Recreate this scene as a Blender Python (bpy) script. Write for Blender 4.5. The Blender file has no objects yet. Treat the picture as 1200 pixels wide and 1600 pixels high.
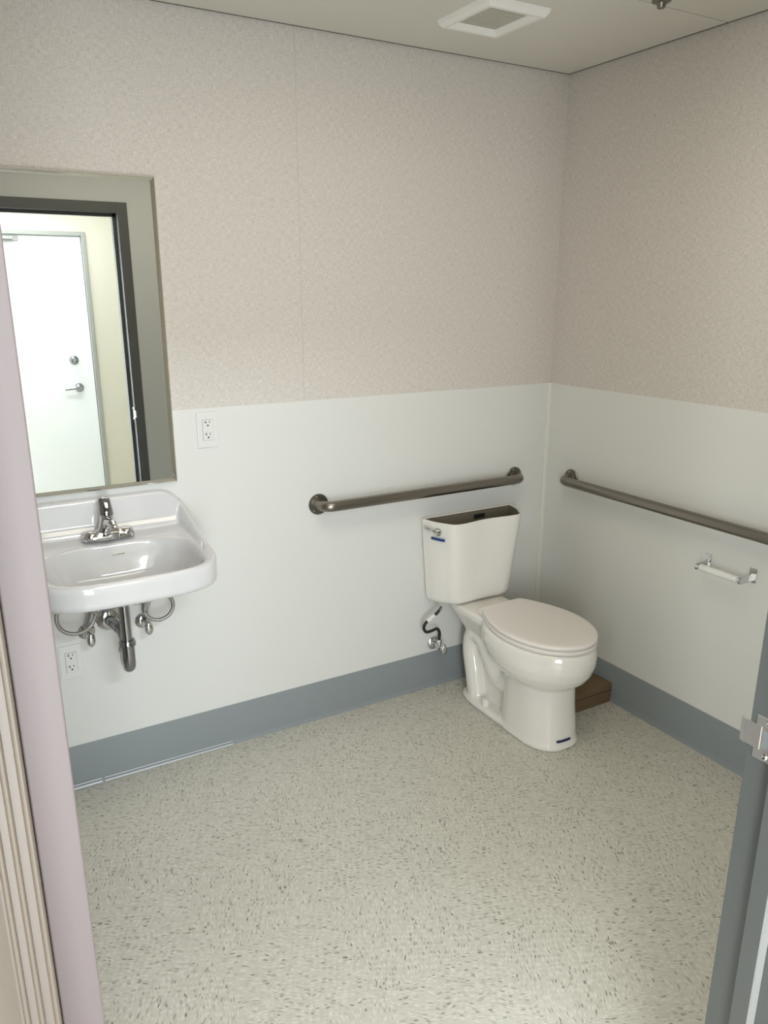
import bpy, bmesh, math, random
from mathutils import Vector, Matrix
PI = math.pi
random.seed(4)
C = bpy.context.scene.collection
SC = bpy.context.scene

# ------------------------------------------------------------------ camera, world, light, exposure
cam = bpy.data.cameras.new('camera'); camo = bpy.data.objects.new('camera', cam); C.objects.link(camo)
camo.location = (-2.2697, -2.4944, 1.5972); camo.rotation_euler = (1.2772, 0.0002, -0.5291)
cam.sensor_fit = 'VERTICAL'; cam.sensor_height = 24.0; cam.sensor_width = 18.0
cam.lens = 1234.05 / 1600 * 24.0
cam.shift_x = 4.956 / 1600; cam.shift_y = 28.33 / 1600
cam.clip_start = 0.02
SC.camera = camo
SC.view_settings.view_transform = 'Standard'; SC.view_settings.look = 'None'
SC.view_settings.exposure = 0.32; SC.view_settings.gamma = 1.0
SC.view_settings.use_curve_mapping = False

w = bpy.data.worlds.new('daylight'); SC.world = w; w.use_nodes = True
w.node_tree.nodes['Background'].inputs[0].default_value = (0.8, 0.9, 1.0, 1)
w.node_tree.nodes['Background'].inputs[1].default_value = 1.0

def area(name, loc, target, sx, sy, power, col, spread=180):
    l = bpy.data.lights.new(name, 'AREA'); l.shape = 'RECTANGLE'; l.size = sx; l.size_y = sy
    l.energy = power; l.color = col; l.spread = math.radians(spread)
    o = bpy.data.objects.new(name, l); C.objects.link(o); o.location = loc
    o.rotation_euler = (Vector(target) - Vector(loc)).to_track_quat('-Z', 'Y').to_euler()
    return o
# added fill light behind the camera, set before a made-up sidelight
area('added_doorway_fill', (-2.27, -3.20, 1.10), (-1.5, 0, 1.6), 0.50, 1.7, 35, (0.92, 0.955, 1.0))
# daylight through the window further along the corridor's outer wall
area('daylight_corridor_window', (-4.15, -3.20, 1.35), (0.0, -0.9, 1.2), 0.45, 1.7, 44, (0.93, 0.98, 1.0))
# added area lights without fixtures, in the corridor and under the washroom ceiling
area('added_door_fill', (-1.65, -2.20, 2.33), (-1.6, -3.3, 0.9), 0.9, 0.25, 13, (0.93, 0.99, 1.0))  # unseen lamp added to whiten the outside door
area('added_left_fill', (-1.58, -3.12, 2.33), (-1.75, 0, 0.1), 0.75, 0.15, 22, (0.84, 0.93, 1.0))  # unseen lamp added to brighten the lower left wall and floor
area('added_room_fill', (-1.25, -1.15, 2.355), (-1.25, -1.15, 0), 1.1, 0.55, 7, (1.0, 0.90, 0.72))  # unseen warm fill added for the room

H = 2.368; WZ = 1.2367; BZ = 0.157
YF = -1.869      # room face of the front wall's door frame
XJ = -1.264      # latch-side rabbet of the doorway
XL = -2.2445     # hinge side jamb
YO = -1.996      # corridor face of the front wall
YE = -3.30       # corridor outer wall

# ------------------------------------------------------------------ helpers
def tag(o, label=None, cat=None, group=None, kind=None):
    if label: o['label'] = label
    if cat: o['category'] = cat
    if group: o['group'] = group
    if kind: o['kind'] = kind
    return o
def obj(name, bm, m=None, parent=None, smooth=None, bevel=0, label=None, bseg=3):
    bmesh.ops.recalc_face_normals(bm, faces=bm.faces)
    me = bpy.data.meshes.new(name); bm.to_mesh(me); bm.free()
    if smooth is not None:
        for p in me.polygons: p.use_smooth = True
        if smooth < 180: me.set_sharp_from_angle(angle=math.radians(smooth))
    o = bpy.data.objects.new(name, me); C.objects.link(o)
    if m: me.materials.append(m)
    if parent: o.parent = parent
    if bevel:
        b = o.modifiers.new('b', 'BEVEL'); b.width = bevel; b.segments = bseg; b.limit_method = 'ANGLE'
        b.angle_limit = math.radians(40)
    if label: o['label'] = label
    return o
def empty(name, loc, label, cat, group=None):
    o = bpy.data.objects.new(name, None); C.objects.link(o); o.location = loc
    return tag(o, label, cat, group)
def box(bm, a, b):
    x0, y0, z0 = a; x1, y1, z1 = b
    v = [bm.verts.new((x, y, z)) for x in (x0, x1) for y in (y0, y1) for z in (z0, z1)]
    for f in ((0,1,3,2),(4,6,7,5),(0,4,5,1),(2,3,7,6),(0,2,6,4),(1,5,7,3)):
        bm.faces.new([v[i] for i in f])
    return bm
def boxes(*ab):
    bm = bmesh.new()
    for a, b in ab: box(bm, a, b)
    return bm
def loft(bm, rings, cap0=True, cap1=True):
    R = [[bm.verts.new(p) for p in r] for r in rings]
    n = len(R[0])
    for a, b in zip(R, R[1:]):
        for i in range(n):
            bm.faces.new((a[i], a[(i+1) % n], b[(i+1) % n], b[i]))
    if cap0: bm.faces.new(R[0][::-1])
    if cap1: bm.faces.new(R[-1])
    return bm
def frame_at(t):
    t = t.normalized(); u = Vector((0,0,1)) if abs(t.z) < 0.9 else Vector((1,0,0))
    a = t.cross(u).normalized(); return a, t.cross(a).normalized()
def tube(bm, pts, r, n=16, caps=True):
    pts = [Vector(p) for p in pts]; rr = r if isinstance(r, (list, tuple)) else [r]*len(pts)
    rings = []; a = None
    for i, p in enumerate(pts):
        t = (pts[min(i+1, len(pts)-1)] - pts[max(i-1, 0)]).normalized()
        if a is None: a, b = frame_at(t)
        else:
            a = (a - t*a.dot(t)).normalized(); b = t.cross(a).normalized()
        rings.append([p + (a*math.cos(2*PI*k/n) + b*math.sin(2*PI*k/n))*rr[i] for k in range(n)])
    return loft(bm, rings, caps, caps)
def spline(pts, k=8):
    P = [Vector(p) for p in pts]; P = [2*P[0]-P[1]] + P + [2*P[-1]-P[-2]]; out = []
    for i in range(1, len(P)-2):
        for j in range(k):
            t = j/k; a, b, c, d = P[i-1:i+3]
            out.append(0.5*((2*b) + (c-a)*t + (2*a-5*b+4*c-d)*t*t + (3*b-a-3*c+d)*t**3))
    out.append(P[-2]); return out
def lathe(bm, prof, o=(0,0,0), ax=(0,0,1), n=32):
    """profile of (radius, height) turned about the axis ax from o"""
    o = Vector(o); ax = Vector(ax).normalized(); a, b = frame_at(ax)
    return loft(bm, [[o + ax*h + (a*math.cos(2*PI*k/n) + b*math.sin(2*PI*k/n))*max(r, 1e-5) for k in range(n)] for r, h in prof])
def voxel(o, size, smooth=6, fac=0.6):
    r = o.modifiers.new('r', 'REMESH'); r.mode = 'VOXEL'; r.voxel_size = size; r.use_smooth_shade = True
    s = o.modifiers.new('s', 'SMOOTH'); s.factor = fac; s.iterations = smooth
    return o

# ------------------------------------------------------------------ materials
class N:
    def __init__(s, name):
        s.m = bpy.data.materials.new(name); s.m.use_nodes = True; s.t = s.m.node_tree
        s.b = s.t.nodes['Principled BSDF']; s.out = s.t.nodes['Material Output']
    def n(s, typ, **k):
        x = s.t.nodes.new(typ)
        for a, v in k.items():
            if a.startswith('_'): setattr(x, a[1:], v)
            else: x.inputs[a.replace('_', ' ')].default_value = v
        return x
    def l(s, a, b): s.t.links.new(a, b)
def mat(name, col, rough=0.5, metal=0.0, bump=0, bscale=100, spec=0.5, var=0, coat=0):
    q = N(name); b = q.b
    b.inputs['Base Color'].default_value = (*col, 1); b.inputs['Roughness'].default_value = rough
    b.inputs['Metallic'].default_value = metal; b.inputs['Specular IOR Level'].default_value = spec
    b.inputs['Coat Weight'].default_value = coat; b.inputs['Coat Roughness'].default_value = 0.05
    tc = q.n('ShaderNodeTexCoord')
    if bump:
        no = q.n('ShaderNodeTexNoise', Scale=bscale, Detail=3.0); q.l(tc.outputs['Object'], no.inputs['Vector'])
        bu = q.n('ShaderNodeBump', Strength=bump, Distance=0.002); q.l(no.outputs[0], bu.inputs['Height']); q.l(bu.outputs[0], b.inputs['Normal'])
    if var:
        no = q.n('ShaderNodeTexNoise', Scale=5.0, Detail=4.0); q.l(tc.outputs['Object'], no.inputs['Vector'])
        mr = q.n('ShaderNodeMapRange', To_Min=1-var, To_Max=1+var); q.l(no.outputs[0], mr.inputs[0])
        mx = q.n('ShaderNodeVectorMath', _operation='SCALE'); mx.inputs[0].default_value = col
        q.l(mr.outputs[0], mx.inputs['Scale']); q.l(mx.outputs[0], b.inputs['Base Color'])
    return q.m

def vinyl_wall(name, c1, c2):
    """fabric-backed vinyl wallcovering: fine crossed weave"""
    q = N(name); tc = q.n('ShaderNodeTexCoord'); outs = []
    for sc in ((60, 60, 420), (420, 420, 60)):
        mp = q.n('ShaderNodeMapping'); mp.inputs['Scale'].default_value = sc
        q.l(tc.outputs['Object'], mp.inputs[0])
        no = q.n('ShaderNodeTexNoise', Scale=1.0, Detail=2.0, Roughness=0.6); q.l(mp.outputs[0], no.inputs['Vector']); outs.append(no.outputs[0])
    ad = q.n('ShaderNodeMath', _operation='ADD'); q.l(outs[0], ad.inputs[0]); q.l(outs[1], ad.inputs[1])
    mr = q.n('ShaderNodeMapRange', From_Min=0.75, From_Max=1.25); q.l(ad.outputs[0], mr.inputs[0])
    cr = q.n('ShaderNodeMix', _data_type='RGBA'); cr.inputs['A'].default_value = (*c1, 1); cr.inputs['B'].default_value = (*c2, 1)
    q.l(mr.outputs[0], cr.inputs['Factor']); q.l(cr.outputs['Result'], q.b.inputs['Base Color'])
    bu = q.n('ShaderNodeBump', Strength=0.35, Distance=0.001); q.l(ad.outputs[0], bu.inputs['Height']); q.l(bu.outputs[0], q.b.inputs['Normal'])
    q.b.inputs['Roughness'].default_value = 0.75; q.b.inputs['Specular IOR Level'].default_value = 0.3
    return q.m

def vct_floor():
    """vinyl composition tile: 305 mm tiles, chips running a different way in every second tile"""
    q = N('vinyl_composition_tile'); tc = q.n('ShaderNodeTexCoord')
    dn = q.n('ShaderNodeTexNoise', Scale=14.0, Detail=1.0); q.l(tc.outputs['Object'], dn.inputs['Vector'])
    ck = q.n('ShaderNodeTexChecker', Scale=1/0.305); q.l(tc.outputs['Object'], ck.inputs['Vector'])
    def chips(sx, sy, seed, rot):
        ds = q.n('ShaderNodeVectorMath', _operation='SCALE'); q.l(dn.outputs['Color'], ds.inputs[0]); ds.inputs['Scale'].default_value = 0.035
        av = q.n('ShaderNodeVectorMath', _operation='ADD'); q.l(tc.outputs['Object'], av.inputs[0]); q.l(ds.outputs[0], av.inputs[1])
        mp = q.n('ShaderNodeMapping'); mp.inputs['Rotation'].default_value = (0, 0, rot); mp.inputs['Location'].default_value = (seed, seed*1.7, 0.5)
        q.l(av.outputs[0], mp.inputs[0])
        m2 = q.n('ShaderNodeMapping'); m2.inputs['Scale'].default_value = (sx, sy, 1); q.l(mp.outputs[0], m2.inputs[0])
        vo = q.n('ShaderNodeTexVoronoi', Scale=1.0); vo.voronoi_dimensions = '2D'; q.l(m2.outputs[0], vo.inputs['Vector'])
        lt = q.n('ShaderNodeMapRange', From_Min=0.45, From_Max=0.32); q.l(vo.outputs['Distance'], lt.inputs[0])
        sp = q.n('ShaderNodeSeparateColor'); q.l(vo.outputs['Color'], sp.inputs[0])
        return lt.outputs[0], sp.outputs[0], sp.outputs[1]
    col = None
    base = q.n('ShaderNodeTexNoise', Scale=60.0, Detail=3.0); q.l(tc.outputs['Object'], base.inputs['Vector'])
    mixb = q.n('ShaderNodeMix', _data_type='RGBA'); mixb.inputs['A'].default_value = (0.535, 0.522, 0.455, 1); mixb.inputs['B'].default_value = (0.64, 0.625, 0.56, 1)
    q.l(base.outputs[0], mixb.inputs['Factor']); col = mixb.outputs['Result']
    for (sx, sy, seed, thr, c, hi) in ((60, 215, 1.3, 0.45, (0.76, 0.74, 0.68), 0.50), (62, 230, 5.1, 0.36, (0.42, 0.395, 0.34), 0.45), (58, 165, 7.7, 0.12, (0.30, 0.28, 0.23), 0.6), (72, 215, 9.7, 0.045, (0.14, 0.12, 0.095), 0.75)):
        m0 = chips(sx, sy, seed, 0.5); m1 = chips(sx, sy, seed+3, 2.0)
        res = []
        for mk, r, _ in (m0, m1):
            lt = q.n('ShaderNodeMath', _operation='LESS_THAN'); q.l(r, lt.inputs[0]); lt.inputs[1].default_value = thr
            mu = q.n('ShaderNodeMath', _operation='MULTIPLY'); q.l(mk, mu.inputs[0]); q.l(lt.outputs[0], mu.inputs[1]); res.append(mu.outputs[0])
        mx = q.n('ShaderNodeMix'); q.l(ck.outputs['Fac'], mx.inputs['Factor']); q.l(res[0], mx.inputs['A']); q.l(res[1], mx.inputs['B'])
        mh = q.n('ShaderNodeMath', _operation='MULTIPLY'); q.l(mx.outputs['Result'], mh.inputs[0]); mh.inputs[1].default_value = hi
        cm = q.n('ShaderNodeMix', _data_type='RGBA'); q.l(mh.outputs[0], cm.inputs['Factor']); q.l(col, cm.inputs['A']); cm.inputs['B'].default_value = (*c, 1)
        col = cm.outputs['Result']
    q.l(col, q.b.inputs['Base Color'])
    q.b.inputs['Roughness'].default_value = 0.42; q.b.inputs['Specular IOR Level'].default_value = 0.35
    nb = q.n('ShaderNodeTexNoise', Scale=9.0, Detail=3.0); q.l(tc.outputs['Object'], nb.inputs['Vector'])
    bu = q.n('ShaderNodeBump', Strength=0.15, Distance=0.004); q.l(nb.outputs[0], bu.inputs['Height']); q.l(bu.outputs[0], q.b.inputs['Normal'])
    return q.m

M = dict(
    upper=vinyl_wall('beige_woven_vinyl_wallcovering', (0.57, 0.53, 0.488), (0.755, 0.71, 0.66)),
    frp=mat('white_wall_panel', (0.75, 0.755, 0.725), 0.38, bump=0.12, bscale=25, spec=0.4),
    trimw=mat('white_plastic_trim', (0.76, 0.75, 0.70), 0.4),
    ceil=mat('off_white_ceiling_board', (0.72, 0.70, 0.63), 0.85, bump=0.25, bscale=300),
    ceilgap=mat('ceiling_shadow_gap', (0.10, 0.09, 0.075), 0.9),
    floor=vct_floor(),
    base=mat('grey_rubber_base', (0.255, 0.285, 0.295), 0.5, bump=0.05, bscale=40),
    caulk=mat('white_caulk', (0.72, 0.75, 0.78), 0.5),
    seam=mat('panel_seam', (0.56, 0.515, 0.48), 0.8),
    frame=mat('dark_grey_frame_paint', (0.08, 0.085, 0.082), 0.38, bump=0.08, bscale=250),
    cream=mat('cream_corridor_wall', (0.64, 0.61, 0.50), 0.7, bump=0.15, bscale=200),
    corrfloor=mat('corridor_floor', (0.55, 0.53, 0.48), 0.5, var=0.1),
    tan=mat('tan_lit_jamb', (0.095, 0.076, 0.058), 0.45, bump=0.05, bscale=120),
    mauve=mat('pinkish_taupe_door', (0.135, 0.108, 0.104), 0.5, bump=0.05, bscale=60),
    white_door=mat('white_steel_door', (0.84, 0.87, 0.87), 0.35),
    alu=mat('door_frame_grey', (0.33, 0.33, 0.30), 0.4),
    china=mat('white_vitreous_china', (0.87, 0.85, 0.80), 0.12, spec=0.55, coat=0.5),
    sink=mat('white_sink_china', (0.70, 0.697, 0.705), 0.08, spec=0.6, coat=0.6),
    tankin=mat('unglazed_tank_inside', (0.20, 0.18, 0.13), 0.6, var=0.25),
    seat=mat('white_seat_plastic', (0.87, 0.825, 0.79), 0.3),
    chrome=mat('polished_chrome', (0.66, 0.66, 0.66), 0.07, 1.0),
    chromed=mat('chromed_pipe', (0.36, 0.37, 0.39), 0.08, 1.0),
    steel=mat('brushed_stainless', (0.27, 0.25, 0.22), 0.32, 1.0, bump=0.04, bscale=400),
    braid=mat('braided_steel_hose', (0.42, 0.41, 0.40), 0.28, 1.0, bump=0.5, bscale=900),
    mirror=mat('mirror_glass', (0.93, 0.95, 0.94), 0.0, 1.0),
    mframe=mat('polished_mirror_channel', (0.80, 0.79, 0.74), 0.10, 1.0, bump=0.25, bscale=14),
    plate=mat('white_outlet_plate', (0.76, 0.765, 0.74), 0.35),
    black=mat('black_slot', (0.012, 0.012, 0.012), 0.6),
    rubber=mat('black_rubber_hose', (0.015, 0.015, 0.015), 0.45),
    tagw=mat('white_hose_tag', (0.78, 0.76, 0.74), 0.5),
    blue=mat('blue_tape', (0.012, 0.06, 0.20), 0.5),
    navy=mat('navy_tape', (0.012, 0.018, 0.09), 0.5),
    card=mat('brown_cardboard', (0.17, 0.115, 0.06), 0.8, bump=0.2, bscale=80, var=0.12),
    roller=mat('white_plastic_roller', (0.82, 0.83, 0.81), 0.35),
    zinc=mat('satin_steel_plate', (0.62, 0.61, 0.58), 0.3, 0.85),
    vent=mat('white_vent_plastic', (0.90, 0.89, 0.84), 0.5),
    ventp=mat('vent_grille_panel', (0.56, 0.54, 0.46), 0.7),
    glass=mat('window_glass', (0.9, 0.95, 0.95), 0.05),
)
M['glass'].node_tree.nodes['Principled BSDF'].inputs['Transmission Weight'].default_value = 1.0

def struct(name, bm, m, **k):
    return tag(obj(name, bm, m, **k), kind='structure')

# ------------------------------------------------------------------ room shell
XLW = -2.62   # left wall of the washroom
struct('floor', boxes(((XLW-0.1, YO, -0.05), (0.1, 0.1, 0))), M['floor'])
struct('ceiling', boxes(((XLW, YF-0.002, H+0.006), (0.0, 0.0, H+0.06))), M['ceil'])
struct('wall_back', boxes(((XLW, 0, 0), (0.1, 0.1, H+0.06))), M['upper'])
struct('wall_right', boxes(((0, YO, 0), (0.1, 0, H+0.06))), M['upper'])
struct('wall_left', boxes(((XLW-0.1, YO, 0), (XLW, 0.1, H+0.06))), M['upper'])
# front wall with the doorway cut out (three blocks of one wall)
HD = 1.975
FG = mat('grey_beige_front_wall', (0.52, 0.54, 0.53), 0.7, bump=0.1, bscale=200)
struct('wall_front', boxes(((XLW, YO, 0), (XL-0.055, YF-0.006, H+0.06)), ((XJ+0.046, YO, 0), (0, YF-0.006, H+0.06)),
                           ((XL-0.055, YO, HD+0.042), (XJ+0.046, YF-0.006, H+0.06))), FG)
# dark shadow gaps where the ceiling boards stop short of the walls
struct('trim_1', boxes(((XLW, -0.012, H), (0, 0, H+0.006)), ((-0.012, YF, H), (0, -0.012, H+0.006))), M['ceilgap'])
# ceiling boards hang a hair below the gap, one mesh per row
struct('trim_2', boxes(((XLW, -0.683, H-0.001), (-0.010, -0.010, H+0.008))), M['ceil'], bevel=0.001)
struct('trim_3', boxes(((XLW, YF+0.001, H-0.001), (-0.010, -0.688, H+0.008))), M['ceil'], bevel=0.001)
# wainscot panels
T = 0.0025
struct('trim_4', boxes(((XLW, -T, 0.0), (-T, 0, WZ))), M['frp'], bevel=0.001)
struct('trim_5', boxes(((-T, YF, 0.0), (0, 0, WZ))), M['frp'], bevel=0.001)
def corner_strip():
    bm = bmesh.new()
    pr = [(-T, -0.016), (-0.005, -0.016), (-0.006, -0.010), (-0.010, -0.006), (-0.016, -0.005), (-0.016, -T), (-T, -T)]
    return loft(bm, [[(x, y, z) for x, y in pr] for z in (BZ, WZ+0.001)])
struct('trim_6', corner_strip(), M['trimw'], smooth=50)
# vertical seams in the wallcovering
struct('trim_7', boxes(((-1.1175, -0.0007, WZ), (-1.1160, 0.0002, H))), M['seam'])
# cove base, profile swept along both walls
def cove(ax):
    pr = [(T, 0), (0.014, 0), (0.0135, 0.002), (0.010, 0.006), (0.0075, 0.012), (0.006, 0.020), (0.006, BZ-0.003), (0.0045, BZ), (T, BZ)]
    bm = bmesh.new()
    if ax == 'b': return loft(bm, [[(x, -d, z) for d, z in pr] for x in (XLW, -0.006)])
    return loft(bm, [[(-d, y, z) for d, z in pr] for y in (YF, -0.006)])
struct('baseboard_back', cove('b'), M['base'], smooth=40)
struct('baseboard_right', cove('r'), M['base'], smooth=40)
# pale sealant bead left along the foot of the base, in two runs
bm = bmesh.new()
tube(bm, [(-2.25, -0.0165, 0.0075), (-1.915, -0.0160, 0.0070)], 0.0042, 10)
tube(bm, [(-2.25, -0.0115, 0.0165), (-1.915, -0.0110, 0.0160)], 0.0022, 10)
tube(bm, [(-1.905, -0.0150, 0.0050), (-1.45, -0.0145, 0.0035)], [0.0032, 0.0018], 10)
tube(bm, [(-1.905, -0.0100, 0.0145), (-1.45, -0.0095, 0.0125)], [0.0016, 0.0010], 10)
struct('trim_8', bm, M['caulk'], smooth=60)

# ------------------------------------------------------------------ doorway frame (latch jamb and head), strike plate
def jamb_profile(s, x0):
    # (offset into the wall, y): casing face, rabbet, stop, rabbet
    p = [(0.050, YF), (0.0, YF), (0.0, -1.919), (-0.016, -1.919), (-0.016, -1.947), (0.0, -1.947), (0.0, -2.002), (0.050, -2.002), (0.050, YO), (0.046, YO), (0.046, YF-0.006), (0.050, YF-0.006)]
    return [(x0 + s*d, y) for d, y in p]
dr = bpy.data.objects.new('door_1', None); C.objects.link(dr); dr.location = (XJ, YF, 0); tag(dr, kind='structure')
def local(o, par):
    o.parent = par; o.matrix_parent_inverse = Matrix.Translation(-par.location); return o
bm = bmesh.new(); loft(bm, [[(x, y, z) for x, y in jamb_profile(1, XJ)] for z in (0, HD+0.05)])
local(obj('jamb', bm, M['frame'], bevel=0.0012), dr)
bm = bmesh.new(); loft(bm, [[(x, y, HD + d) for d, y in jamb_profile(1, 0)] for x in (XL-0.05, XJ+0.0002)])
local(obj('head', bm, M['frame'], bevel=0.0012), dr)
# hinge-side jamb, tan from warm light put into its colour, with vertical beads on its corridor face
pr = [(XL-0.055, YF), (XL-0.002, YF), (XL, YF-0.002), (XL, YO+0.004)]
def bead(xc, r, n=7): return [(xc + r*math.cos(a), YO - r*math.sin(a)) for a in [PI*i/n for i in range(n+1)]]
pr += bead(XL-0.0025, 0.0024) + [(XL-0.0075, YO)] + bead(XL-0.0125, 0.0022) + [(XL-0.0165, YO)] + bead(XL-0.0215, 0.0022) + [(XL-0.026, YO), (XL-0.032, YO-0.004), (XL-0.060, YO-0.004), (XL-0.060, YO), (XL-0.055, YO)]
bm = bmesh.new(); loft(bm, [[(x, y, z) for x, y in pr] for z in (0, HD)])
local(obj('jamb', bm, M['tan'], smooth=35, label='tan jamb with thin vertical beads'), dr)
# strike plate with curved lip
sp = obj('strike_plate', boxes(((XJ-0.0022, -1.917, 0.930), (XJ, -1.880, 1.000))), M['zinc'], bevel=0.0012, label='satin steel strike plate'); local(sp, dr)
bm = bmesh.new()
pl = [(0.0034, -1.8895), (0.0022, YF+0.001), (0.0030, YF+0.006), (0.0010, YF+0.0125), (-0.004, YF+0.0165), (-0.006, YF+0.0150), (-0.0018, YF+0.0110), (0.0008, YF+0.006), (0.0002, YF+0.001), (0.0004, -1.8895)]
loft(bm, [[(XJ - d, y, z) for d, y in pl] for z in (0.946, 0.984)])
local(obj('lip', bm, M['zinc'], smooth=40), sp)
for zz in (0.938, 0.992):
    bm = bmesh.new(); lathe(bm, [(0, 0), (0.0048, 0), (0.0048, 0.0008), (0.003, 0.0018), (0.0012, 0.0010), (0, 0.0010)], (XJ-0.0022, -1.900, zz), (-1, 0, 0), 20)
    local(obj('screw', bm, M['chrome'], smooth=40), sp)
local(obj('latch_hole', boxes(((XJ-0.0026, -1.911, 0.951), (XJ-0.0018, -1.8935, 0.979))), mat('strike_hollow', (0.45, 0.50, 0.52), 0.3, 0.7)), sp)
local(obj('stop_strip', boxes(((XJ-0.0165, -1.9515, 0), (XJ-0.001, -1.9475, HD-0.016))), mat('pale_strip', (0.30, 0.30, 0.29), 0.6), label='pale strip'), dr)  # thin pale strip along the corridor side of the door stop
# opened door leaf on the hinge side, seen on its hinge edge
lf = bpy.data.objects.new('door_2', None); C.objects.link(lf); lf.location = (-2.219, YF, 0.01); tag(lf, kind='structure')
local(obj('leaf', boxes(((-2.2375, YF, 0.012), (-2.2030, -0.960, HD-0.004))), M['mauve'], bevel=0.0015), lf)

# ------------------------------------------------------------------ corridor behind the camera (seen in the mirror)
XC0, XC1 = -4.5, 1.0
struct('floor_corridor', boxes(((XC0, YE, -0.05), (XC1, YO, 0))), M['corrfloor'])
struct('ceiling_corridor', boxes(((XC0, YE-0.1, H), (XC1, YO, H+0.06))), M['ceil'])
DX0, DX1 = -1.99, -1.185; DH = 1.942
SX0, SX1 = -2.70, -2.05
struct('wall_outer', boxes(((XC0, YE-0.12, 0), (-4.40, YE, H)), ((-4.40, YE-0.12, 0), (-3.90, YE, 0.45)), ((-4.40, YE-0.12, 2.2), (-3.90, YE, H)), ((-3.90, YE-0.12, 0), (SX0-0.04, YE, H)), ((SX0-0.04, YE-0.12, DH+0.03), (DX1+0.028, YE, H)), ((DX1+0.028, YE-0.12, 0), (XC1, YE, H)),
                           ((SX0-0.04, YE-0.12, 0), (DX0-0.028, YE, 0.2))), M['cream'])
struct('wall_corridor_end', boxes(((XC1, YE-0.1, 0), (XC1+0.1, YO, H))), M['cream'])
struct('wall_corridor_left', boxes(((XC0-0.1, YE-0.1, 0), (XC0, YO, H))), M['cream'])
struct('window_1', boxes(((-4.40, YE-0.07, 0.45), (-3.90, YE-0.06, 2.2))), M['glass'])
struct('added_window', boxes(((SX0, YE-0.07, 0.2), (SX1, YE-0.06, DH))), M['glass'])  # second pane is a sidelight added to account for the fill light
struct('trim_9', boxes(((SX0-0.04, YE-0.1, 0.2), (SX0, YE+0.005, DH+0.03)), ((SX0, YE-0.1, DH), (SX1, YE+0.005, DH+0.03)), ((SX1, YE-0.1, 0.2), (DX0-0.028, YE+0.005, DH+0.03))), M['alu'], bevel=0.002)  # frame of the added sidelight
# corridor side continuation of the washroom front wall
struct('wall_corridor_inner', boxes(((XC0, YO, 0), (XLW-0.1, YO+0.1, H)), ((0.1, YO, 0), (XC1, YO+0.1, H))), M['cream'])
od = bpy.data.objects.new('door_3', None); C.objects.link(od); od.location = ((DX0+DX1)/2, YE, 0); tag(od, kind='structure')
local(obj('leaf', boxes(((DX0, YE-0.055, 0.01), (DX1, YE-0.012, DH))), M['white_door'], bevel=0.002), od)
local(obj('door_frame', boxes(((DX0-0.028, YE-0.10, 0), (DX0-0.003, YE+0.012, DH+0.03)), ((DX1+0.003, YE-0.10, 0), (DX1+0.028, YE+0.012, DH+0.03)), ((DX0-0.003, YE-0.10, DH+0.003), (DX1+0.003, YE+0.012, DH+0.03))), M['alu'], bevel=0.002, label='grey metal frame'), od)
hx = -1.262
bm = bmesh.new(); lathe(bm, [(0, 0), (0.030, 0), (0.030, 0.006), (0.024, 0.014), (0.012, 0.020), (0.011, 0.05), (0, 0.05)], (hx-0.03, YE-0.012, 0.965), (0, 1, 0))
hd = local(obj('door_handle', bm, M['chromed'], smooth=40, label='chrome lever handle'), od)
bm = bmesh.new(); tube(bm, spline([(hx-0.03, YE+0.036, 0.965), (hx-0.06, YE+0.040, 0.966), (hx-0.13, YE+0.036, 0.960)], 5), [0.010]*6+[0.009]*4+[0.007], 12)
local(obj('lever', bm, M['chromed'], smooth=40), hd)
bm = bmesh.new(); lathe(bm, [(0, 0), (0.030, 0), (0.029, 0.008), (0.020, 0.016), (0.012, 0.017), (0.011, 0.022), (0, 0.022)], (hx-0.045, YE-0.012, 1.150), (0, 1, 0))
local(obj('deadbolt', bm, M['chromed'], smooth=40), od)
bm = boxes(((-1.75, YE-0.012, 1.905), (-1.565, YE+0.0, 1.935)), ((-1.72, YE-0.012, 1.912), (-1.60, YE+0.045, 1.928)))
local(obj('closer', bm, M['alu'], bevel=0.003), od)

# ------------------------------------------------------------------ exhaust vent in the ceiling
vt = empty('exhaust_vent', (-0.66, -0.388, H), 'square white exhaust fan grille in the ceiling above the toilet', 'vent')
def rect(x0, x1, y0, y1, z): return [(x0, y0, z), (x1, y0, z), (x1, y1, z), (x0, y1, z)]
bm = bmesh.new()
hx_, hy_ = 0.112, 0.125
R_ = [rect(-hx_, hx_, -hy_, hy_, 0), rect(-hx_+0.004, hx_-0.004, -hy_+0.004, hy_-0.004, -0.012), rect(-hx_+0.012, hx_-0.012, -hy_+0.012, hy_-0.012, -0.022),
      rect(-hx_+0.024, hx_-0.024, -hy_+0.024, hy_-0.024, -0.022), rect(-hx_+0.034, hx_-0.034, -hy_+0.034, hy_-0.034, -0.006), rect(-hx_+0.034, hx_-0.034, -hy_+0.034, hy_-0.034, 0)]
loft(bm, R_, False, False)
obj('frame', bm, M['vent'], vt)
bm = bmesh.new()
box(bm, (-0.08, -0.093, -0.0045), (0.08, 0.093, -0.001))
for i in range(15):
    y = -0.085 + i*0.0121
    box(bm, (-0.078, y-0.0032, -0.0075), (0.078, y+0.0032, -0.0045))
obj('grille', bm, M['ventp'], vt)
# small dark fitting on the ceiling joint
ft = empty('ceiling_fitting', (-0.330, -0.716, H), 'small dark round fitting on the ceiling board joint at the top edge', 'fitting')
bm = bmesh.new(); lathe(bm, [(0, 0), (0.026, 0), (0.026, -0.004), (0.014, -0.008), (0.010, -0.020), (0, -0.020)], (0, 0, 0), (0, 0, 1)); obj('body', bm, M['steel'], ft, smooth=40)

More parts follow.
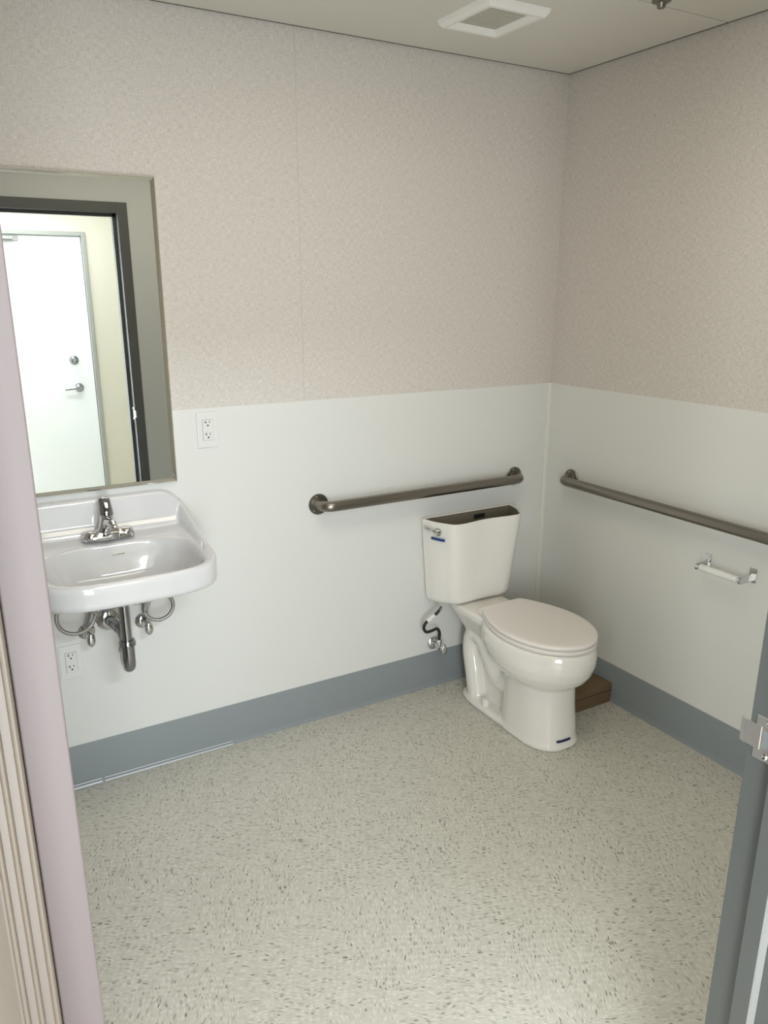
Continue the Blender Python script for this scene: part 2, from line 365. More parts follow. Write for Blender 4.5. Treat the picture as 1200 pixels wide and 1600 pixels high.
# ------------------------------------------------------------------ mirror
mx0, mx1, mz0, mz1 = -2.036, -1.579, 1.008, 1.918
mr = empty('wall_mirror', ((mx0+mx1)/2, 0, mz0), 'tall rectangular wall mirror in a thin polished metal channel frame above the sink', 'mirror')
mw, mh = (mx1-mx0)/2, mz1-mz0
obj('mirror_glass', boxes(((-mw+0.009, -0.011, 0.009), (mw-0.009, -0.0105, mh-0.009))), M['mirror'], mr, label='mirror glass')
bm = bmesh.new()
def rr(d, y): return [(-mw+d, y, d), (mw-d, y, d), (mw-d, y, mh-d), (-mw+d, y, mh-d)]
loft(bm, [rr(0, 0), rr(0, -0.011), rr(0.004, -0.0180), rr(0.0075, -0.0190), rr(0.0125, -0.0150), rr(0.0145, -0.0112)], False, False)
obj('frame', bm, M['mframe'], mr)
obj('backing', boxes(((-mw+0.002, -0.0104, 0.002), (mw-0.002, 0, mh-0.002))), M['frame'], mr)

# ------------------------------------------------------------------ outlets
def outlet(x, z, label):
    o = empty('electrical_outlet', (x, -T, z), label, 'outlet', 'duplex outlets on the back wall')
    obj('cover_plate', boxes(((-0.0355, -0.005, -0.058), (0.0355, 0, 0.058))), M['plate'], o, bevel=0.0025)
    r = obj('receptacle', boxes(((-0.0168, -0.0075, -0.0335), (0.0168, -0.0048, 0.0335))), M['plate'], o, bevel=0.0008)
    bm = boxes(((-0.0176, -0.0053, -0.0343), (0.0176, -0.0049, 0.0343)))
    obj('gap', bm, mat('outlet_gap', (0.25, 0.25, 0.24), 0.7), o)
    for s in (-1, 1):
        cz = s*0.0195
        obj('slot', boxes(((-0.0068, -0.0079, cz+0.002), (-0.0048, -0.0074, cz+0.0110)), ((-0.0115, -0.0079, cz+0.0052), (-0.0060, -0.0074, cz+0.0073))), M['black'], r)
        obj('slot', boxes(((0.0048, -0.0079, cz+0.003), (0.0068, -0.0074, cz+0.0105))), M['black'], r)
        bm = bmesh.new(); lathe(bm, [(0, 0), (0.0029, 0), (0.0029, 0.0005), (0, 0.0005)], (0.0, -0.0074, cz-0.0045), (0, -1, 0), 14)
        obj('slot', bm, M['black'], r)
    obj('reset_button', boxes(((-0.004, -0.0085, -0.0035), (0.004, -0.007, 0.0035))), M['plate'], r, bevel=0.0005)
    for s in (-1, 1):
        bm = bmesh.new(); lathe(bm, [(0, 0), (0.0025, 0), (0.002, 0.0008), (0, 0.0008)], (0, -0.005, s*0.048), (0, -1, 0), 12)
        obj('screw', bm, M['plate'], o)
    return o
outlet(-1.467, 1.166, 'white duplex outlet beside the mirror, just under the top edge of the white panel')
outlet(-1.965, 0.459, 'white duplex outlet low on the wall below the sink')

# ------------------------------------------------------------------ grab bars
def grab_bar(L, stand, label, ends):
    """bar along local x from 0 to L, standing off towards local -y"""
    g = empty('grab_bar', (0, 0, 0), label, 'grab bar', 'stainless grab bars')
    r = 0.019; rb = 0.035
    pts = [(0, -0.004, 0), (0, -stand+rb, 0)] + [(rb - rb*math.cos(a), -stand + rb - rb*math.sin(a), 0) for a in [PI/2*i/10 for i in range(1, 11)]]
    pts += [(L-rb, -stand, 0)] + [(L-rb + rb*math.sin(a), -stand + rb - rb*math.cos(a), 0) for a in [PI/2*i/10 for i in range(1, 11)]] + [(L, -0.004, 0)]
    bm = bmesh.new(); tube(bm, pts, r, 28)
    obj('rail', bm, M['steel'], g, smooth=50)
    for x in (0, L):
        bm = bmesh.new(); lathe(bm, [(0, 0), (0.0385, 0), (0.0385, 0.003), (0.0365, 0.0055), (0.023, 0.0055), (0.021, 0.009), (0, 0.009)], (x, 0, 0), (0, -1, 0), 36)
        f = obj('flange', bm, M['steel'], g, smooth=35)
        for k in range(3):
            a = PI/2 + k*2*PI/3 + 0.3
            bm = bmesh.new(); lathe(bm, [(0, 0), (0.0042, 0), (0.003, 0.0022), (0, 0.0026)], (x + 0.0295*math.cos(a), -0.0055, 0.0295*math.sin(a)), (0, -1, 0), 14)
            obj('screw', bm, M['chrome'], f, smooth=40)
    return g
g = grab_bar(0.901, 0.057, 'brushed steel grab bar on the back wall above the open toilet tank', None); g.location = (-1.074, -T, 0.8625)
g = grab_bar(1.067, 0.057, 'brushed steel grab bar on the right wall, cut by the right edge of the photo', None); g.location = (-T, -0.163, 0.864); g.rotation_euler.z = -PI/2

# ------------------------------------------------------------------ toilet paper holder (right wall)
t = empty('toilet_paper_holder', (-T, -0.932, 0.712), 'chrome toilet paper holder with an empty white roller below the right grab bar', 'toilet paper holder')
for s in (-1, 1):
    yb = s*0.0865
    a = obj('bracket', boxes(((-0.004, yb-0.013, -0.024), (0, yb+0.013, 0.024)), ((-0.0048, yb-0.009, 0.012), (-0.0038, yb+0.009, 0.020))), M['chrome'], t, bevel=0.001, label='chrome bracket')
    bm = bmesh.new()
    pr = [(0, -0.020), (0, 0.006), (-0.030, 0.002), (-0.058, 0.001), (-0.066, -0.004), (-0.068, -0.012), (-0.064, -0.020), (-0.056, -0.022), (-0.030, -0.021)]
    y1 = yb - s*0.0035; loft(bm, [[(x, y, z) for x, z in pr] for y in (y1-0.004, y1+0.004)])
    obj('arm', bm, M['chrome'], a, bevel=0.0012, smooth=35)
bm = bmesh.new()
lathe(bm, [(0, -0.080), (0.005, -0.080), (0.005, -0.072), (0.0105, -0.072), (0.0115, -0.069), (0.0115, -0.012), (0.0125, -0.010), (0.0125, 0.069), (0.0115, 0.072), (0.005, 0.072), (0.005, 0.080), (0, 0.080)], (-0.056, 0, -0.010), (0, 1, 0), 28)
obj('roller', bm, M['roller'], t, smooth=40, label='white plastic roller')

# ------------------------------------------------------------------ cardboard box
b = empty('cardboard_box', (-0.160, -0.345, 0), 'flat brown cardboard box on the floor behind the toilet, against the right wall base', 'box')
obj('carton', boxes(((-0.135, -0.138, 0.0), (0.145, 0.138, 0.080))), M['card'], b, bevel=0.002)
obj('lid_flap', boxes(((-0.1365, -0.1395, 0.055), (0.1462, 0.1395, 0.0825))), M['card'], b, bevel=0.002)
obj('flap_crease', boxes(((-0.1366, -0.1385, 0.0525), (0.1460, -0.1378, 0.0552))), M['black'], b)

# ------------------------------------------------------------------ toilet
TX = -0.415
to = empty('toilet', (TX, 0, 0), 'white two piece toilet with closed seat and its tank lid missing, in the corner', 'toilet')
def oval(hw, v0, v1, z, n=40, pb=2.0, pf=2.0, wf=0.5):
    """plan outline (x, -v) from back v0 to front v1, widest at fraction wf, superellipse exponents back/front"""
    vm = v0 + (v1-v0)*wf; out = []
    for k in range(n):
        a = 2*PI*k/n; c, s = math.cos(a), math.sin(a)
        p = pf if s >= 0 else pb
        x = hw*math.copysign(abs(c)**(2/p), c); v = (v1-vm if s >= 0 else vm-v0)*math.copysign(abs(s)**(2/p), s)
        out.append((x, -(vm+v), z))
    return out
# ceramic body: bowl and pedestal
bm = bmesh.new()
loft(bm, [oval(0.112, 0.34, 0.660, 0.0, pb=3, pf=2.6), oval(0.112, 0.34, 0.662, 0.012, pb=3, pf=2.6), oval(0.108, 0.36, 0.656, 0.030, pb=3, pf=2.5),
          oval(0.104, 0.37, 0.648, 0.09, pb=3.4, pf=2.5), oval(0.103, 0.37, 0.642, 0.15, pb=3.4, pf=2.4), oval(0.104, 0.365, 0.640, 0.205, pb=3, pf=2.3), oval(0.108, 0.36, 0.642, 0.234, pb=2.8, pf=2.2),
          oval(0.126, 0.33, 0.660, 0.247, pb=2.5, pf=2.1), oval(0.150, 0.29, 0.688, 0.266, pb=2.2, pf=2.0), oval(0.166, 0.262, 0.707, 0.294, pb=2.2, pf=2.0),
          oval(0.174, 0.240, 0.718, 0.326, pb=2.2, pf=2.0), oval(0.175, 0.23, 0.719, 0.355, pb=2.2, pf=2.0), oval(0.171, 0.23, 0.714, 0.385, pb=2.2, pf=2.0), oval(0.164, 0.235, 0.706, 0.398, pb=2.2, pf=2.0)])
# deck that carries the tank
loft(bm, [oval(0.050, 0.13, 0.30, 0.225, pb=4, pf=3), oval(0.075, 0.085, 0.38, 0.290, pb=4, pf=3), oval(0.100, 0.050, 0.42, 0.345, pb=5, pf=3), oval(0.112, 0.035, 0.42, 0.372, pb=6, pf=3), oval(0.112, 0.035, 0.42, 0.393, pb=6, pf=3), oval(0.108, 0.040, 0.42, 0.398, pb=6, pf=3)])
# web and rear leg
loft(bm, [oval(0.040, 0.10, 0.55, 0.0, pb=5, pf=3), oval(0.036, 0.10, 0.55, 0.12, pb=5, pf=3), oval(0.036, 0.095, 0.55, 0.22, pb=5, pf=3), oval(0.045, 0.09, 0.50, 0.30, pb=5, pf=3)])
# foot plate
loft(bm, [oval(0.108, 0.10, 0.60, 0.0, pb=3.5, pf=3), oval(0.108, 0.10, 0.60, 0.014, pb=3.5, pf=3), oval(0.096, 0.115, 0.60, 0.026, pb=3.5, pf=3)])
# trapway relief on both sides
for s in (-1, 1):
    tube(bm, spline([(s*0.040, -0.46, 0.235), (s*0.044, -0.39, 0.165), (s*0.045, -0.325, 0.150), (s*0.045, -0.270, 0.205), (s*0.042, -0.215, 0.270), (s*0.040, -0.155, 0.275), (s*0.042, -0.140, 0.205), (s*0.045, -0.165, 0.115), (s*0.046, -0.19, 0.02)], 6), [0.040]*28+[0.043]*21, 18)
bw = voxel(obj('bowl', bm, M['china'], to), 0.0045, 10, 0.6)
for s in (-1, 1):
    bm = bmesh.new(); lathe(bm, [(0, 0), (0.0165, 0), (0.0155, 0.022), (0.013, 0.031), (0, 0.034)], (s*0.082, -0.285, 0.020), (0, 0, 1), 24)
    obj('bolt_cap', bm, M['china'], bw, smooth=50)
def on_front(xa, xb, z0, z1, R0, y0, yc):
    pass
bm = bmesh.new()   # navy tape strip near the foot of the pedestal
pts = []
def ped(a, z, off=0.0):
    hw, v0, v1 = 0.1085, 0.355, 0.6565
    vm = (v0+v1)/2; c, s = math.cos(a), math.sin(a)
    return ((hw+off)*math.copysign(abs(c)**(2/2.5), c), -(vm + (v1-vm+off)*abs(s)**(2/2.5)), z)
ra = [math.radians(d) for d in range(84, 110, 3)]
q0 = [ped(a, 0.036, 0.0012) for a in ra]; q1 = [ped(a, 0.045, 0.0005) for a in ra]
V0 = [bm.verts.new(p) for p in q0]; V1 = [bm.verts.new(p) for p in q1]
for i in range(len(ra)-1): bm.faces.new((V0[i], V0[i+1], V1[i+1], V1[i]))
tp = obj('tape_strip', bm, M['navy'], bw, label='navy tape strip at the foot'); sm = tp.modifiers.new('s', 'SOLIDIFY'); sm.thickness = 0.0016; sm.offset = 0

# tank, open at the top: trapezoid plan with a slightly hollow front
def tank_ring(z, hb, hf, v0, v1, dish=0.010, rc=0.03, inset=0.0):
    P = [(-hb, v0), (-hf, v1), (hf, v1), (hb, v0)]
    # walk the outline with rounded corners by sampling a closed polygon with quadratic fillets
    n = len(P); out = []
    radii = [0.018, 0.032, 0.032, 0.018]
    for i in range(n):
        p = Vector(P[i]); a = Vector(P[i-1]); c = Vector(P[(i+1) % n])
        da = (a-p).normalized(); dc = (c-p).normalized(); L = radii[i]*(1.2)
        A = p + da*L; B = p + dc*L
        for k in range(9):
            t = k/8; out.append((1-t)**2*A + 2*t*(1-t)*p + t*t*B)
        # straight run to the next corner
        nxt = c + (p-c).normalized()*radii[(i+1) % n]*1.2
        for k in range(1, 8):
            t = k/8; q_ = B.lerp(nxt, t)
            if i == 1: q_ = q_ - Vector((0, dish*math.sin(PI*t)**2))
            if i in (0, 2):
                nn = Vector((-(nxt-B).y, (nxt-B).x)).normalized(); q_ = q_ + nn*(0.007*math.sin(PI*t))*(1)
            out.append(q_)
    cx, cv = 0, (v0+v1)/2
    res = []
    m = len(out)
    for i, q_ in enumerate(out):
        if inset:
            tg = (out[(i+1) % m] - out[i-1]).normalized(); nrm = Vector((tg.y, -tg.x))
            if nrm.dot(Vector((cx, cv)) - q_) < 0: nrm = -nrm
            q_ = q_ + nrm*inset
        res.append((q_.x, -q_.y, z))
    return res
def TR(f, z, inset=0.0, sh=0.0):
    hb = 0.200 + 0.027*f - sh; hf = 0.140 + 0.029*f - sh; v1 = 0.138 + 0.026*f - sh
    return tank_ring(z, hb, hf, 0.008 + sh*0.6, v1, 0.012*(0.3+0.7*f), inset=inset)
ZT0, ZT1 = 0.402, 0.748
bm = bmesh.new()
rings = [TR(0, ZT0, sh=0.020), TR(0, ZT0+0.004, sh=0.008), TR(0, ZT0+0.014, sh=0.001)]
rings += [TR(f, ZT0+0.014+(ZT1-ZT0-0.018)*f) for f in (0.03, 0.25, 0.5, 0.75, 0.98)]
rings += [TR(1, ZT1-0.002), TR(1, ZT1, inset=0.002), TR(1, ZT1, inset=0.007), TR(1, ZT1-0.003, inset=0.009)]
loft(bm, rings, True, False)
tk = obj('tank', bm, M['china'], to, smooth=45)
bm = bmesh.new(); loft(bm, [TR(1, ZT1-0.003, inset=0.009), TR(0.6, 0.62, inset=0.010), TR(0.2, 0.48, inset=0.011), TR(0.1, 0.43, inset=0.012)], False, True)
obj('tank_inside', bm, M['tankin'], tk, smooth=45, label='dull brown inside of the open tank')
obj('label_plate', boxes(((0.030, -0.024, 0.714), (0.082, -0.0205, 0.730))), M['black'], tk, label='small black label inside the tank')
bm = bmesh.new(); lathe(bm, [(0, 0), (0.018, 0), (0.018, 0.12), (0.026, 0.125), (0.026, 0.17), (0.012, 0.18), (0, 0.18)], (-0.12, -0.085, 0.43), (0, 0, 1), 20)
obj('fill_valve', bm, M['rubber'], tk, smooth=40)
bm = bmesh.new(); tube(bm, [(0.03, -0.085, 0.43), (0.03, -0.085, 0.62)], 0.012, 14)
obj('overflow_tube', bm, M['rubber'], tk, smooth=40)
# flush lever on the angled left face
fb = Vector((-0.227, -0.012, 0)); fe = Vector((-0.168, -0.164, 0)); fd = (fe-fb).normalized(); fn = Vector((fd.y, -fd.x, 0))
if fn.x > 0: fn = -fn
fp = fb.lerp(fe, 0.56) + fn*0.004; fp.z = 0.712
lv = bpy.data.objects.new('flush_lever', None)
bm = bmesh.new(); lathe(bm, [(0, 0), (0.016, 0), (0.0165, 0.004), (0.013, 0.010), (0.010, 0.014), (0, 0.015)], fp, fn, 28)
lever = obj('flush_lever', bm, M['chrome'], tk, smooth=40, label='chrome flush lever')
bm = bmesh.new(); a0 = fp + fn*0.010
tube(bm, spline([a0, a0 - fd*0.025 + Vector((0, 0, 0.004)) + fn*0.003, a0 - fd*0.062 + Vector((0, 0, 0.008)) - fn*0.003], 5), [0.006]*4 + [0.005]*3 + [0.007, 0.008, 0.0075, 0.004], 12)
obj('arm', bm, M['chrome'], lever, smooth=50)
bm = bmesh.new(); tpos = fb.lerp(fe, 0.56) + fn*0.0030; tpos.z = 0.682
pp = []
for i, s_ in enumerate((-0.031, -0.016, 0, 0.016, 0.031)): pp.append(tpos + fd*s_ + fn*(0.0045 - 0.9*s_*s_*3))
V0 = [bm.verts.new(p + Vector((0, 0, -0.0048))) for p in pp]; V1 = [bm.verts.new(p + Vector((0, 0, 0.0048))) for p in pp]
for i in range(4): bm.faces.new((V0[i], V0[i+1], V1[i+1], V1[i]))
tp = obj('tape_strip', bm, M['blue'], tk, label='blue tape strip below the lever'); sm = tp.modifiers.new('s', 'SOLIDIFY'); sm.thickness = 0.004; sm.offset = 0
# seat and lid
def seat_ring(z, d=0.0):
    """elongated seat outline: straight back edge with tight corners, widest past the middle, round front"""
    vb, vm, vf, hw, hb = 0.246, 0.480, 0.712, 0.171, 0.094
    h = []
    for k in range(25):
        v = vb + 0.006 + (vm - vb - 0.006)*k/24; t = (vm - v)/(vm - vb); h.append((hw - (hw-hb)*t**1.9, v))
    for k in range(1, 24):
        a = PI/2*k/24; h.append((hw*math.cos(a), vm + (vf-vm)*math.sin(a)))
    half = [(hb*0.5, vb), (hb-0.010, vb), (hb-0.003, vb+0.002)] + h
    pts = half + [(0, vf)] + [(-x, v) for x, v in half[::-1]]
    out = []
    for x, v in pts:
        sc = 1 - d/hw; out.append((x*sc, -(vm + (v-vm)*(1 - d/0.235)), z))
    return out
bm = bmesh.new()
loft(bm, [seat_ring(0.400, 0.006), seat_ring(0.403, 0.001), seat_ring(0.411, 0.0), seat_ring(0.4150, 0.004)])
obj('seat', bm, M['seat'], to, smooth=50).location.x = 0.004
bm = bmesh.new()
loft(bm, [seat_ring(0.4185, 0.005), seat_ring(0.421, 0.0015), seat_ring(0.428, 0.0), seat_ring(0.4325, 0.003), seat_ring(0.4345, 0.008), seat_ring(0.4355, 0.02), seat_ring(0.4360, 0.08)])
obj('seat_lid', bm, M['seat'], to, smooth=50).location.x = 0.004
for s in (-1, 1):
    bm = bmesh.new(); tube(bm, [(s*0.078-0.016, -0.243, 0.414), (s*0.078+0.016, -0.243, 0.414)], 0.0125, 18); box(bm, (s*0.078-0.014, -0.255, 0.398), (s*0.078+0.014, -0.228, 0.412))
    obj('hinge', bm, M['seat'], to, smooth=40, bevel=0.002)

# shutoff valve and supply line at the toilet
def stop_valve(name_label, loc, group=None, knob_dir=(1, 0, -0.25), scale=1.0):
    v = empty('shutoff_valve', loc, name_label, 'valve', group)
    bm = bmesh.new(); lathe(bm, [(0, 0), (0.027, 0), (0.027, 0.002), (0.020, 0.008), (0.012, 0.011), (0, 0.011)], (0, 0, 0), (0, -1, 0)); obj('escutcheon', bm, M['chrome'], v, smooth=40)
    bm = bmesh.new()
    tube(bm, [(0, -0.008, 0), (0, -0.030, 0)], 0.008, 16); tube(bm, [(0, -0.028, 0), (0, -0.058, 0)], 0.0115, 16)
    tube(bm, [(0, -0.042, 0), (0, -0.042, 0.026)], 0.0085, 16); tube(bm, [(0, -0.042, 0.018), (0, -0.042, 0.032)], 0.0105, 6)
    obj('valve_body', bm, M['chrome'], v, smooth=35)
    bm = bmesh.new()
    tube(bm, [(0, -0.056, 0), (0, -0.070, 0)], 0.0055, 12)
    # oval handle
    rings = []
    for y, f in ((-0.068, 0.55), (-0.071, 0.95), (-0.078, 1.0), (-0.083, 0.8), (-0.085, 0.35)):
        rings.append([(0.0140*f*math.cos(2*PI*k/24), y, 0.0235*f*math.sin(2*PI*k/24)) for k in range(24)])
    loft(bm, rings)
    obj('handle', bm, M['chrome'], v, smooth=45, label='oval chrome handle')
    return v
v = stop_valve('chrome shutoff valve on the wall at the grey base beside the toilet', (-0.563, -T-0.004, 0.198)); v.rotation_euler = (0, 0, 0)
hz = empty('water_supply_hose', (-0.563, -0.05, 0.23), 'bent black rubber supply hose with a white tag, below the toilet tank', 'hose')
hp = [(-0.563, -0.049, 0.232), (-0.563, -0.050, 0.262), (-0.580, -0.056, 0.284), (-0.610, -0.062, 0.284), (-0.640, -0.068, 0.288), (-0.655, -0.072, 0.310), (-0.648, -0.076, 0.332), (-0.625, -0.082, 0.352), (-0.600, -0.088, 0.372), (-0.588, -0.092, 0.395)]
def rel(ps, o): return [Vector(p) - Vector(o) for p in ps]
bm = bmesh.new(); tube(bm, spline(rel(hp, hz.location), 6), 0.0062, 14); obj('hose', bm, M['rubber'], hz, smooth=60)
hs = spline(rel(hp, hz.location), 6)
bm = bmesh.new(); tube(bm, hs[38:46], 0.0088, 14); obj('tag', bm, M['tagw'], hz, smooth=60, label='white paper tag')
bm = bmesh.new(); tube(bm, hs[51:55], 0.0085, 10); obj('nut', bm, M['chrome'], hz, smooth=30)

# ------------------------------------------------------------------ sink
SX = -1.825
sk = empty('sink', (SX, 0, 0), 'white wall hung sink with high backsplash below the mirror', 'sink')
def sring(hw, y0, y1, z, n=56, pb=3.5, pf=3.5, ztilt=0.0, taper=0.0):
    yc = (y0+y1)/2; h = (y0-y1)/2; out = []
    for k in range(n):
        a = 2*PI*k/n; c, s = math.cos(a), math.sin(a)
        p = pb if s > 0 else pf
        x = hw*math.copysign(abs(c)**(2/p), c); y = yc + h*math.copysign(abs(s)**(2/p), s)
        f = (y0 - y)/(y0-y1)
        out.append((x*(1 - taper*f*f), y, z + ztilt*(1-f)))
    return out
bm = bmesh.new()
Y0, Y1 = -0.003, -0.455
loft(bm, [sring(0.06, -0.16, -0.28, 0.728, pb=2, pf=2), sring(0.12, -0.11, -0.33, 0.738, pb=2, pf=2), sring(0.185, -0.05, -0.39, 0.765, pb=2.5, pf=2.5), sring(0.235, Y0, -0.440, 0.786, pb=6, pf=3.4, ztilt=-0.02, taper=0.05),
          sring(0.255, Y0, Y1+0.004, 0.790, pb=10, pf=4.2, taper=0.055, ztilt=-0.02), sring(0.260, Y0, Y1, 0.801, pb=10, pf=4.2, taper=0.055, ztilt=-0.01), sring(0.2625, Y0, Y1+0.002, 0.846, pb=10, pf=4.2, taper=0.055, ztilt=0.03),
          sring(0.260, Y0, Y1+0.006, 0.857, pb=10, pf=4.2, taper=0.055, ztilt=0.03), sring(0.254, Y0-0.01, Y1+0.012, 0.8605, pb=10, pf=4.2, taper=0.055, ztilt=0.026),
          sring(0.222, -0.118, Y1+0.022, 0.858, pb=3.4, pf=4.2, taper=0.03, ztilt=0.008), sring(0.214, -0.123, Y1+0.029, 0.849, pb=3.2, pf=4.0, taper=0.03), sring(0.204, -0.133, Y1+0.038, 0.820, pb=3.2, pf=3.6),
          sring(0.180, -0.150, Y1+0.065, 0.775, pb=3, pf=3), sring(0.120, -0.17, Y1+0.12, 0.755, pb=2.4, pf=2.4), sring(0.03, -0.20, -0.26, 0.750, pb=2, pf=2)])
# backsplash: profile swept with rounded top corners
def bs_ring(y, hw, z1, r):
    out = [(-hw, y, 0.84), (hw, y, 0.84)]
    for k in range(9):
        a = PI/2*k/8; out.append((hw - r + r*math.cos(a), y, z1 - r + r*math.sin(a)))
    for k in range(9):
        a = PI/2 + PI/2*k/8; out.append((-hw + r + r*math.cos(a), y, z1 - r + r*math.sin(a)))
    return out
loft(bm, [bs_ring(-0.003, 0.250, 0.990, 0.075), bs_ring(-0.020, 0.250, 0.990, 0.075), bs_ring(-0.028, 0.249, 0.983, 0.072), bs_ring(-0.033, 0.249, 0.950, 0.060), bs_ring(-0.040, 0.251, 0.910, 0.040), bs_ring(-0.054, 0.254, 0.889, 0.022)])
# raised side wings running from the backsplash down to the rim
for s in (-1, 1):
    rings = []
    for y, zz, xo in ((-0.006, 0.955, 0.252), (-0.04, 0.938, 0.256), (-0.08, 0.920, 0.2585), (-0.13, 0.904, 0.260), (-0.18, 0.891, 0.260), (-0.24, 0.878, 0.2570), (-0.30, 0.867, 0.2530), (-0.36, 0.858, 0.2470)):
        k_ = (zz-0.858)
        ring = [(s*0.215, y, 0.83), (s*xo, y, 0.83), (s*xo, y, zz-0.010), (s*(xo-0.004), y, zz-0.002), (s*(xo-0.013), y, zz), (s*(xo-0.026), y, zz-0.003-k_*0.35)]
        rings.append(ring if s > 0 else ring[::-1])
    loft(bm, rings)
bs = voxel(obj('basin', bm, M['sink'], sk), 0.004, 8, 0.6)
bm = bmesh.new(); lathe(bm, [(0, 0), (0.030, 0), (0.030, 0.003), (0.024, 0.005), (0.018, 0.002), (0, 0.002)], (0, -0.23, 0.756), (0, 0, 1)); obj('drain', bm, M['chrome'], sk, smooth=40, label='chrome drain ring')
bm = boxes(((-0.004, -0.134, 0.8350), (0.034, -0.1285, 0.8380)))
obj('overflow_mark', bm, M['mframe'], sk)

# faucet
fc = empty('faucet', (SX, -0.086, 0.884), 'chrome single lever faucet on the back deck of the sink', 'faucet')
bm = bmesh.new()
def frg(hx0, hy0, z, p=3.0, pinch=0.0): 
    out = []
    for k in range(48):
        a = 2*PI*k/48; c, s = math.cos(a), math.sin(a)
        x = hx0*math.copysign(abs(c)**(2/p), c); y = hy0*math.copysign(abs(s)**(2/p), s)*(1 - pinch*math.exp(-(x/0.03)**2))
        out.append((x, y, z))
    return out
loft(bm, [frg(0.078, 0.027, -0.006), frg(0.078, 0.027, 0.004), frg(0.076, 0.0255, 0.009), frg(0.064, 0.020, 0.014), frg(0.045, 0.018, 0.020)])
for s in (-1, 1): lathe(bm, [(0.0, 0.0), (0.0245, 0.0), (0.0245, 0.010), (0.021, 0.017), (0.012, 0.021), (0, 0.021)], (s*0.051, 0, 0), (0, 0, 1), 28)
obj('base', bm, M['chrome'], fc, smooth=45)
bm = bmesh.new()
loft(bm, [frg(0.040, 0.022, 0.012, 2.2), frg(0.030, 0.022, 0.024, 2.1), frg(0.0225, 0.021, 0.042, 2.0), frg(0.020, 0.020, 0.056, 2.0), frg(0.0195, 0.0195, 0.064, 2.0), frg(0.012, 0.012, 0.070, 2.0)])
obj('body', bm, M['chrome'], fc, smooth=60)
bm = bmesh.new(); tube(bm, spline([(0, -0.005, 0.034), (0.0, -0.045, 0.052), (0.0, -0.085, 0.052), (0.0, -0.108, 0.042)], 6), [0.017]*6+[0.0145]*6+[0.012]*5+[0.0135, 0.0135], 20)
sp_ = obj('spout', bm, M['chrome'], fc, smooth=60)
bm = bmesh.new(); lathe(bm, [(0, 0), (0.0115, 0), (0.0125, 0.004), (0.0125, 0.016), (0, 0.016)], (0, -0.106, 0.022), (0, 0, 1), 22); obj('aerator', bm, M['chrome'], sp_, smooth=40)
bm = bmesh.new()
hl = []
for z, hx2, hy2, yo in ((0.062, 0.019, 0.019, 0.0), (0.068, 0.0215, 0.0205, 0.0), (0.080, 0.0205, 0.0190, 0.003), (0.092, 0.0190, 0.0160, 0.006), (0.104, 0.0180, 0.0120, 0.011), (0.112, 0.0160, 0.0090, 0.014), (0.116, 0.009, 0.005, 0.016)):
    hl.append([(hx2*math.cos(2*PI*k/28), yo + hy2*math.sin(2*PI*k/28), z) for k in range(28)])
loft(bm, hl); obj('lever', bm, M['chromed'], fc, smooth=60)

# P-trap
pt = empty('drain_trap', (SX, 0, 0.57), 'polished chrome drain trap hanging under the sink bowl', 'pipe')
yT = -0.205
bm = bmesh.new(); lathe(bm, [(0, 0), (0.040, 0), (0.040, 0.003), (0.034, 0.010), (0.022, 0.016), (0, 0.016)], (-0.012, -T, 0.012), (0, -1, 0), 36); obj('wall_flange', bm, M['chrome'], pt, smooth=40)
bm = bmesh.new(); tube(bm, [(0, yT, 0.180), (0, yT, -0.005)], 0.0162, 24); obj('tailpiece', bm, M['chromed'], pt, smooth=50)
bm = bmesh.new(); lathe(bm, [(0, 0), (0.0205, 0), (0.026, 0.004), (0.026, 0.012), (0.022, 0.020), (0, 0.020)], (0, yT, -0.006), (0, 0, 1), 30); obj('slip_nut', bm, M['chromed'], pt, smooth=35)
rb = 0.034; zc = -0.052
up = [(0, yT, -0.002), (0, yT, zc)] + [(0.0006*i, yT + rb - rb*math.cos(PI*i/14), zc - rb*math.sin(PI*i/14)) for i in range(1, 15)]
x2 = 0.0084
up += [(x2, yT+2*rb, zc+0.018), (x2, yT+2*rb+0.004, zc+0.038), (x2-0.003, yT+2*rb+0.018, zc+0.058), (x2-0.010, yT+2*rb+0.045, 0.012), (-0.012, -0.02, 0.012)]
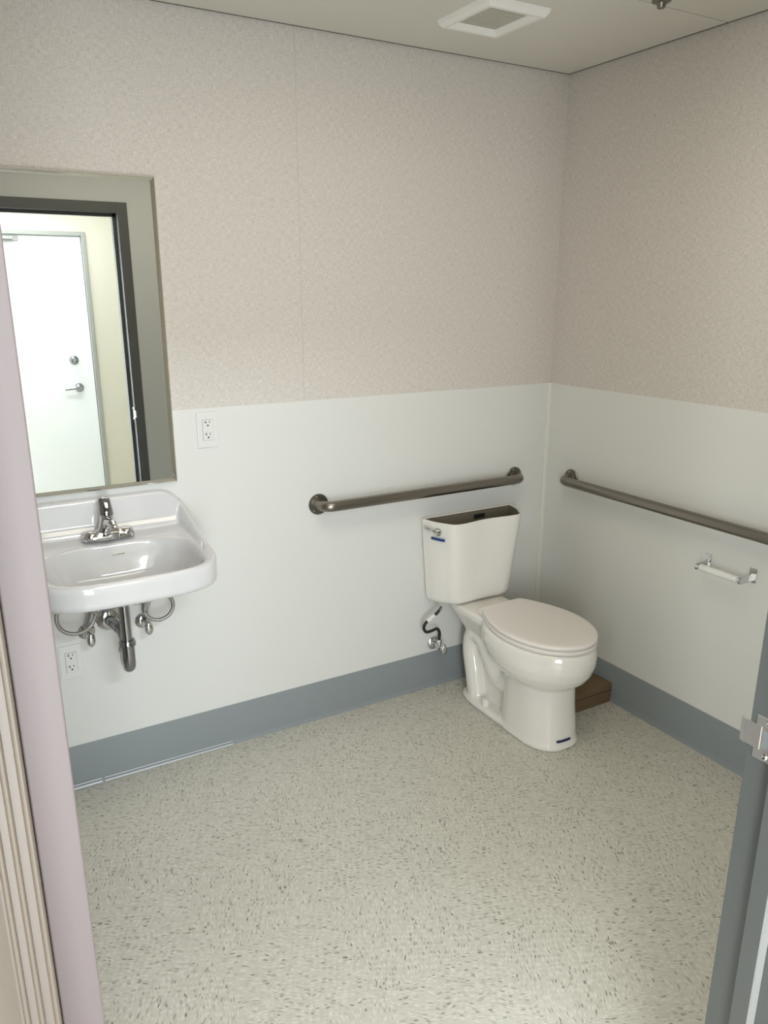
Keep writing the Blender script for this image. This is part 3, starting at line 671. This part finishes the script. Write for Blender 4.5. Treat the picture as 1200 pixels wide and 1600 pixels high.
bm = bmesh.new(); tube(bm, up, [0.0205]*2 + [0.0200]*14 + [0.017]*5, 24); obj('trap_bend', bm, M['chromed'], pt, smooth=55)
bm = bmesh.new(); lathe(bm, [(0, 0), (0.0225, 0), (0.0245, 0.003), (0.0245, 0.010), (0.021, 0.016), (0, 0.016)], (x2, yT+2*rb, -0.052), (0, 0, 1), 30); obj('slip_nut', bm, M['chromed'], pt, smooth=35)
bm = bmesh.new(); tube(bm, [(0, yT, 0.155), (0, yT, 0.185)], 0.024, 24); obj('drain_flange', bm, M['rubber'], pt, smooth=40)

# stop valves with braided loops
v = stop_valve('chrome shutoff valve under the sink, right of the drain trap', (-1.728, -T, 0.552), 'sink shutoff valves')
v = stop_valve('chrome shutoff valve under the sink, left of the drain trap', (-1.908, -T, 0.552), 'sink shutoff valves')
def loop_hose(vx, cx, cz, r, y, side, label):
    e = empty('supply_hose', (vx, -0.045, 0.584), label, 'hose', 'braided sink supply hoses')
    pts = [(vx, -0.045, 0.582), (vx+side*0.002, -0.050, 0.594)]
    # one full turn, starting and ending on the side towards the trap
    a0 = PI if side > 0 else 0.0
    n = 22
    for i in range(n+1):
        t = i/n; ang = a0 + (side)*(-0.15*PI + 2.15*PI*t)*1.0
        pts.append((cx + r*math.cos(ang), y - 0.022*t, cz + r*math.sin(ang)))
    pts.append((vx + side*0.012, y - 0.030, cz + r + 0.030)); pts.append((vx - side*0.02, y-0.030, 0.80))
    bm = bmesh.new(); tube(bm, spline(rel(pts, e.location), 4), 0.0062, 14); obj('hose', bm, M['braid'], e, smooth=60)
    bm = bmesh.new(); tube(bm, rel([(vx, -0.045, 0.578), (vx, -0.045, 0.596)], e.location), 0.010, 6); obj('nut', bm, M['chrome'], e, smooth=30)
loop_hose(-1.728, -1.695, 0.626, 0.046, -0.085, 1, 'braided steel supply hose looped under the sink, right of the drain trap')
loop_hose(-1.908, -1.946, 0.645, 0.057, -0.085, -1, 'braided steel supply hose looped under the sink, left of the drain trap')
